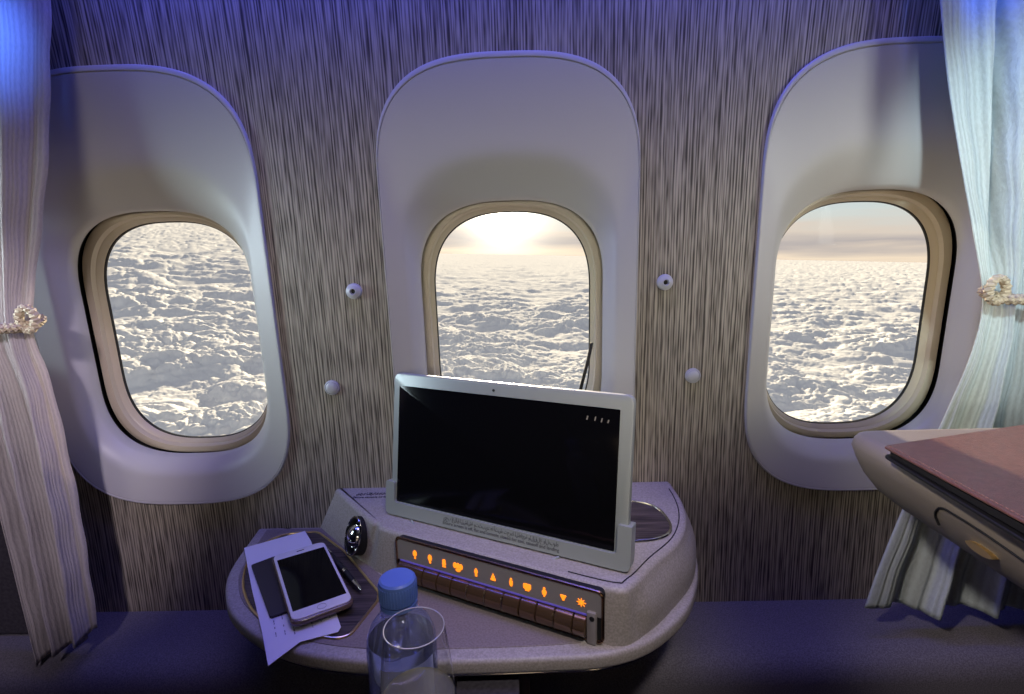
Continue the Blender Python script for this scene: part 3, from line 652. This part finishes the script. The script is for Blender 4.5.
gt = ad(414, 627, .372)
gl_ = thing('wine_glass', (gt.x, gt.y, ZS), 'small clear stemmed wine glass with pale wine standing in front of the bottle', 'glass')
gz = gt.z; GR = .0215
gprof = [(GR, gz), (GR+.0014, gz-.012), (.0262, gz-.045), (.0280, gz-.068), (.0268, gz-.088), (.0215, gz-.107), (.0120, gz-.120), (.0045, gz-.127), (.0036, gz-.135), (.0036, ZS+.014), (.006, ZS+.006), (.018, ZS+.003), (.030, ZS+.0012), (.031, ZS), (.0003, ZS)]
def latg(prof): return MB().lathe(prof, (gt.x, gt.y, 0), 56)
gb = [(r, z) for r, z in gprof if z > gz-.130]
inn = [(max(r-.0011, .0003), z+ (.0012 if z < gz-.1 else 0)) for r, z in gb][::-1]
obj('bowl', latg(gb), M_glass, gl_)
obj('rim', MB().tube([Vector((gt.x+(GR-.0005)*math.cos(a), gt.y+(GR-.0005)*math.sin(a), gz)) for a in np.linspace(0, 2*math.pi, 57)[:-1]], .00042, 8, closed=True), mat('glass_edge', (.42, .42, .42), .08, spec=1), gl_)
obj('stem', latg([(.0040, gz-.1255)]+[(r, z) for r, z in gprof if z <= gz-.13]), M_glass, gl_)
lz = gz-.056
wn = obj('wine', latg([(.0003, lz), (.0250, lz), (.0262, lz+.0012), (.0268, lz-.010), (.0256, gz-.088), (.0203, gz-.1065), (.0105, gz-.119), (.0003, gz-.122)]), clearmat('pale_wine_liquid', (.95, .92, .66), .14, .26), gl_)

# ------------------------------------------------------------------ right side table (armrest unit) with leather folder
arm = thing('side_armrest', (.60, .35, -.30), 'beige metallic armrest table jutting in at the right edge of the picture', 'armrest')
ZA = -.2135
rg = []
for d, z in ((.052, -.294), (.042, -.290), (.026, -.276), (.013, -.258), (.005, -.242), (0, -.228), (.0015, -.221), (.005, -.216), (.010, ZA-.0006), (.016, ZA)):
    x0, y1 = .386+d, .602-d
    rg.append(Z(corner([Vector((x0, y1, 0)), Vector((.80-d, y1, 0)), Vector((.80-d, .05+d, 0)), Vector((x0, .05+d, 0))], [max(.010, .034-d), .01, .01, .01], 8), z))
armb = obj('armrest_body', MB().rings(rg, cap0=True, cap1=True), M_arm, arm)
# recessed lower panel line with brass latch
def onside(u, v): 
    X_ = .386
    for k in range(8):
        p = ax(u, v, X_); X_ = .3852+max(0, (-.228-p.z))*.40
    return p
sm = [onside(*q) for q in ((939, 525), (935, 514), (941, 508), (955, 515), (985, 534), (1024, 561), (1090, 606))]
obj('panel_seam', MB().tube(smoothpoly(sm, 5, closed=False), .0011, 6), M_black, arm)
lt = onside(982, 549); lt.x += .001
obj('latch', MB().rings([[lt+Vector((k, .0135*math.cos(a), .0042*math.sin(a)-(.0015 if math.sin(a) > 0 else 0))) for a in np.linspace(0, 2*math.pi, 25)[:-1]] for k in (.004, -.003, -.0042)], cap1=True), M_brass, arm)
obj('pedestal', MB().box((.50, .10, -1.15), (.78, .30, -.294)), M_dark, arm, smooth=False)

fol = thing('leather_folder', (.55, .42, ZA), 'closed brown leather folder with stitched edge lying on the armrest table', 'folder')
zf = ZA+.001
f0 = az(884, 449, zf+.009); fA = Vector((f0.x, f0.y, 0)); fB = az(1024, 527, zf+.012); fB = Vector((fB.x, fB.y, 0)); fd = (fB-fA).normalized()
fC = az(1024, 425, zf+.012); fe = (Vector((fC.x, fC.y, 0))-fA).normalized()
q4 = [fA, fA+fe*.32, fA+fe*.32+fd*.30, fA+fd*.30]
def fpl(inset, z0, z1, tilt, mbx=None):
    o_ = corner(offs(q4, inset), .005, 4); mbx = mbx or MB()
    g = lambda p, z: Vector((p.x, p.y, z+tilt*max(0, (p-fA).dot(fd))))
    return mbx.rings([[g(p, z0) for p in offs(o_, .0007)], [g(p, z0+.0007) for p in o_], [g(p, z1-.0007) for p in o_], [g(p, z1) for p in offs(o_, .0007)]], cap0=True, cap1=True)
obj('back_cover', fpl(0, zf, zf+.003, 0), M_black, fol)
obj('inner_pages', fpl(.004, zf+.003, zf+.0095, .012), M_black, fol)
cov = obj('front_cover', fpl(-.001, zf+.0098, zf+.0125, .026), M_leather, fol)
mb = MB(); so_ = corner(offs(q4, .004), .005, 4)
L4 = [fA+fe*.004+fd*(.004+.0045*k) for k in range(62)]
for p in L4:
    z = zf+.0127+.026*(p-fA).dot(fd); mb.tube([Vector((p.x, p.y, z)), Vector((p.x, p.y, z))+fd*.0028], .0004, 5)
obj('stitching', mb, mat('stitch_thread', (.30, .16, .12), .6), cov)

# ------------------------------------------------------------------ curtains and cords
def lerp_tab(tab, z):
    tab = sorted(tab); zs = [a for a, b in tab]; vs_ = [b for a, b in tab]
    return float(np.mean(np.interp([z-.03, z-.015, z, z+.015, z+.03], zs, vs_)))
def curtain(name, zt0, zb0, left, right, ybase, amp, folds, ph0, material, label, group, nz=130, nx=170, hem=None, flatfrac=0):
    vs, uvs = [], []
    for i in range(nz+1):
        v = i/nz
        for j in range(nx+1):
            u_ = j/nx
            hb = zb0+(hem(u_) if hem else 0)
            z = zt0+(hb-zt0)*v
            xl = lerp_tab(left, z); xr = lerp_tab(right, z); A_ = lerp_tab(amp, z); y0 = lerp_tab(ybase, z)
            uu = u_+.012*math.sin(9*u_+3*z)
            # pleats: pinched valleys, rounded crests, phase wandering with height
            ph_ = 2*math.pi*folds*(uu+.008*math.sin(5*z+ph0))+ph0
            w_ = math.sin(ph_)+.28*math.sin(2.3*ph_+1.1)+.12*math.sin(4.7*ph_+z*2)
            if flatfrac and z > -.1: w_ -= 2.6*math.exp(-((u_-(.15+.20*(z+.08)))/.022)**2)*min(1, (z+.1)/.1)
            if flatfrac and u_ < flatfrac: w_ *= .25+.75*(u_/flatfrac)
            edge = min(1, u_/.02, (1-u_)/.02)
            x = xl+(xr-xl)*u_+.25*A_*math.cos(ph_)*edge
            x += .0012*math.sin(z*70+u_*5)*math.sin(u_*20)
            vs.append((x, y0-A_*w_, z)); uvs.append((u_, v))
    me = bpy.data.meshes.new(name); fs_ = []
    for i in range(nz):
        for j in range(nx):
            a = i*(nx+1)+j; fs_.append((a, a+1, a+nx+2, a+nx+1))
    mid = Vector(((vs[0][0]+vs[nx][0])/2, .72, zb0))
    me.from_pydata([(x-mid.x, y-mid.y, z-mid.z) for x, y, z in vs], [], fs_)
    ul = me.uv_layers.new(name='UVMap')
    for lp2 in me.loops: ul.data[lp2.index].uv = uvs[lp2.vertex_index]
    for p in me.polygons: p.use_smooth = True
    me.materials.append(material)
    o = bpy.data.objects.new(name, me); COL.objects.link(o); o.location = mid
    so2 = o.modifiers.new('thick', 'SOLIDIFY'); so2.thickness = .0012
    return tag(o, label, 'curtain', group)
curtain('curtain', .60, -.588,
        [(-.59, -.722), (-.40, -.738), (-.20, -.757), (-.10, -.775), (-.05, -.775), (.1, -.81), (.6, -.82)],
        [(-.59, -.640), (-.51, -.640), (-.35, -.640), (-.16, -.650), (-.09, -.668), (-.05, -.660), (0, -.645), (.15, -.605), (.33, -.573), (.6, -.555)],
        [(-.59, .700), (-.09, .715), (.6, .735)], [(-.59, .016), (-.3, .012), (-.09, .006), (.05, .010), (.6, .016)], 2.3, 2.2, M_curtl,
        'pale ribbed curtain at the left edge, gathered by a cord beside the left window', 'curtains at the sides', hem=lambda u_: .045*u_+.004*math.sin(7*u_))
curtain('curtain', .60, -.560,
        [(-.59, .508), (-.48, .530), (-.38, .556), (-.26, .592), (-.16, .622), (-.085, .632), (-.03, .616), (.1, .576), (.2, .548), (.30, .527), (.6, .51)],
        [(-.59, .90), (-.40, .88), (-.16, .79), (-.09, .765), (0, .80), (.2, .88), (.6, .92)],
        [(-.59, .725), (-.09, .715), (.6, .715)], [(-.59, .017), (-.3, .013), (-.09, .007), (.05, .012), (.6, .018)], 4.5, .6, M_curt,
        'pale blue-white ribbed curtain at the right edge, gathered by a cord beside the right window', 'curtains at the sides', hem=lambda u_: .02*(1-u_)+.004*math.sin(17*u_), flatfrac=.28)
def rope(cx, cy, a, b, z, slope, sgn, label):
    mb = MB(); K = 150; tw = 34
    def cen(t): return Vector((cx+a*math.cos(t), cy+b*math.sin(t), z+slope*a*math.cos(t)+.004*math.sin(3*t)))
    for s_ in range(3):
        pts = []
        for k in range(K):
            t = 2*math.pi*k/K; p = cen(t); rad_ = (Vector((math.cos(t)*b, math.sin(t)*a, 0))).normalized(); an = tw*t+s_*2*math.pi/3
            pts.append(p+rad_*.0042*math.cos(an)+Vector((0, 0, .0042*math.sin(an))))
        mb.tube(pts, .0038, 7, closed=True)
    t = thing('rope_tieback', (cx, cy, z), label, 'cord', 'rope ties round the curtains')
    obj('cord_loop', mb, M_rope, t)
    # the end loop through which the cord is hooked
    ex = cx+sgn*a; mb = MB()
    for s_ in range(2):
        pts = []
        for k in range(48):
            q = 2*math.pi*k/48; c_ = Vector((ex+.011*math.cos(q), cy-b*.35-.004, z+slope*sgn*a+.006+.015*math.sin(q))); an = 9*q+s_*math.pi
            pts.append(c_+Vector((math.cos(q), 0, math.sin(q)))*.003*math.cos(an)+Vector((0, .003*math.sin(an), 0)))
        mb.tube(pts, .0033, 7, closed=True)
    obj('end_loop', mb, M_rope, t)
rope(-.715, .712, .066, .028, -.083, .12, 1, 'twisted beige cord tied round the left curtain')
rope(.700, .708, .072, .030, -.082, -.16, -1, 'twisted beige cord tied round the right curtain')

# ------------------------------------------------------------------ sea of clouds far below
rng = np.random.RandomState(11)
PERM = rng.permutation(4096); GA = rng.rand(4096)*2*np.pi; GX, GY = np.cos(GA), np.sin(GA)
def perlin(x, y):
    xi = np.floor(x).astype(np.int64); yi = np.floor(y).astype(np.int64); xf = x-xi; yf = y-yi
    u_ = xf**3*(xf*(xf*6-15)+10); v_ = yf**3*(yf*(yf*6-15)+10)
    def g(ix, iy, dx, dy):
        h = PERM[(PERM[ix & 4095]+iy) & 4095]; return GX[h]*dx+GY[h]*dy
    a = g(xi, yi, xf, yf); b = g(xi+1, yi, xf-1, yf); c_ = g(xi, yi+1, xf, yf-1); d = g(xi+1, yi+1, xf-1, yf-1)
    return ((a*(1-u_)+b*u_)*(1-v_)+(c_*(1-u_)+d*u_)*v_)
HC = 400.0
na, nr = 1700, 640
azs = np.radians(np.linspace(-68, 68, na)); dep = np.radians(.22+ (np.linspace(0, 1, nr)**1.25)*27)
AZ, DE = np.meshgrid(azs, dep); R2 = 1/np.tan(DE)
X = R2*np.sin(AZ); Y = R2*np.cos(AZ)                      # in units of the height above the deck
def rnd(ix, iy, k): return PERM[(PERM[(PERM[ix & 4095]+iy) & 4095]+k) & 4095]/4096.0
def domes(x, y, seed):                             # union of rounded domes of varied size, one per cell
    xi = np.floor(x).astype(np.int64); yi = np.floor(y).astype(np.int64); best = np.zeros_like(x)
    for dx in (-1, 0, 1):
        for dy in (-1, 0, 1):
            cx, cy = xi+dx, yi+dy; px = cx+rnd(cx, cy, seed); py = cy+rnd(cx, cy, seed+9); r_ = .45+.5*rnd(cx, cy, seed+17)
            d2 = ((x-px)**2+(y-py)**2)/(r_*r_); best = np.maximum(best, r_*np.sqrt(np.clip(1-d2, 0, 1)))
    return best
X0, Y0 = X.copy(), Y.copy()
X = X0+perlin(X0*3+5, Y0*3)*.10+perlin(X0*11+5, Y0*11)*.02; Y = Y0+perlin(X0*3, Y0*3+9)*.10+perlin(X0*11+2, Y0*11+8)*.02
fade = lambda f: np.clip(1.5-R2*R2*.0011*f*.5, 0, 1)       # drop detail that falls below the mesh spacing
big = perlin(X*.5+3, Y*.7)*.5+perlin(X*1.2, Y*1.6+4)*.35
cov = np.clip(.60+1.5*big, .06, 1.0)
hgt = .12*big+.035*perlin(X*2.7, Y*2.7)+cov*(.075*domes(X*4.5, Y*4.5, 1)+.050*domes(X*10, Y*10, 5)*fade(10)+.026*domes(X*22, Y*22, 8)*fade(22)+.011*domes(X*48, Y*48, 12)*fade(48))+.0025*perlin(X*60, Y*60)*fade(60)
bank = np.clip((-AZ-np.radians(11))/np.radians(17), 0, 1); bank = bank*bank*(3-2*bank)
far = np.clip((R2-2.5)/10, 0, 1)
Zc = -1+hgt+bank*far*R2*math.tan(rad(2.9))
X, Y = X0, Y0
P_ = np.stack([X, Y, Zc], -1).reshape(-1, 3)*HC
ct, st = math.cos(TILT), math.sin(TILT)
P_ = np.stack([P_[:, 0]*ct+P_[:, 2]*st, P_[:, 1], -P_[:, 0]*st+P_[:, 2]*ct], -1)
i0 = (np.arange(nr-1)[:, None]*na+np.arange(na-1)[None, :]).ravel()
Fq = np.stack([i0, i0+1, i0+na+1, i0+na], -1)[:, ::-1]
me = bpy.data.meshes.new('cloud_sea'); me.vertices.add(len(P_)); me.vertices.foreach_set('co', P_.ravel().astype(np.float32))
me.loops.add(Fq.size); me.loops.foreach_set('vertex_index', Fq.ravel().astype(np.int32)); me.polygons.add(len(Fq))
me.polygons.foreach_set('loop_start', np.arange(0, Fq.size, 4).astype(np.int32)); me.polygons.foreach_set('use_smooth', np.ones(len(Fq), bool))
me.update(calc_edges=True); me.validate()
mc = bpy.data.materials.new('cloud_tops'); mc.use_nodes = True; t = mc.node_tree; b = t.nodes['Principled BSDF']
b.inputs['Base Color'].default_value = (.92, .93, .95, 1); b.inputs['Roughness'].default_value = 1; b.inputs['Specular IOR Level'].default_value = 0
me.materials.append(mc)
clo = bpy.data.objects.new('cloud_sea', me); COL.objects.link(clo)
tag(clo, 'endless sea of white cloud tops far below, seen through all three windows', 'clouds', kind='stuff')

# ------------------------------------------------------------------ raise the modelled scene to the cabin floor
for o in COL.objects:
    if o.parent is None and o.type in ('MESH', 'EMPTY'): o.location.z += H
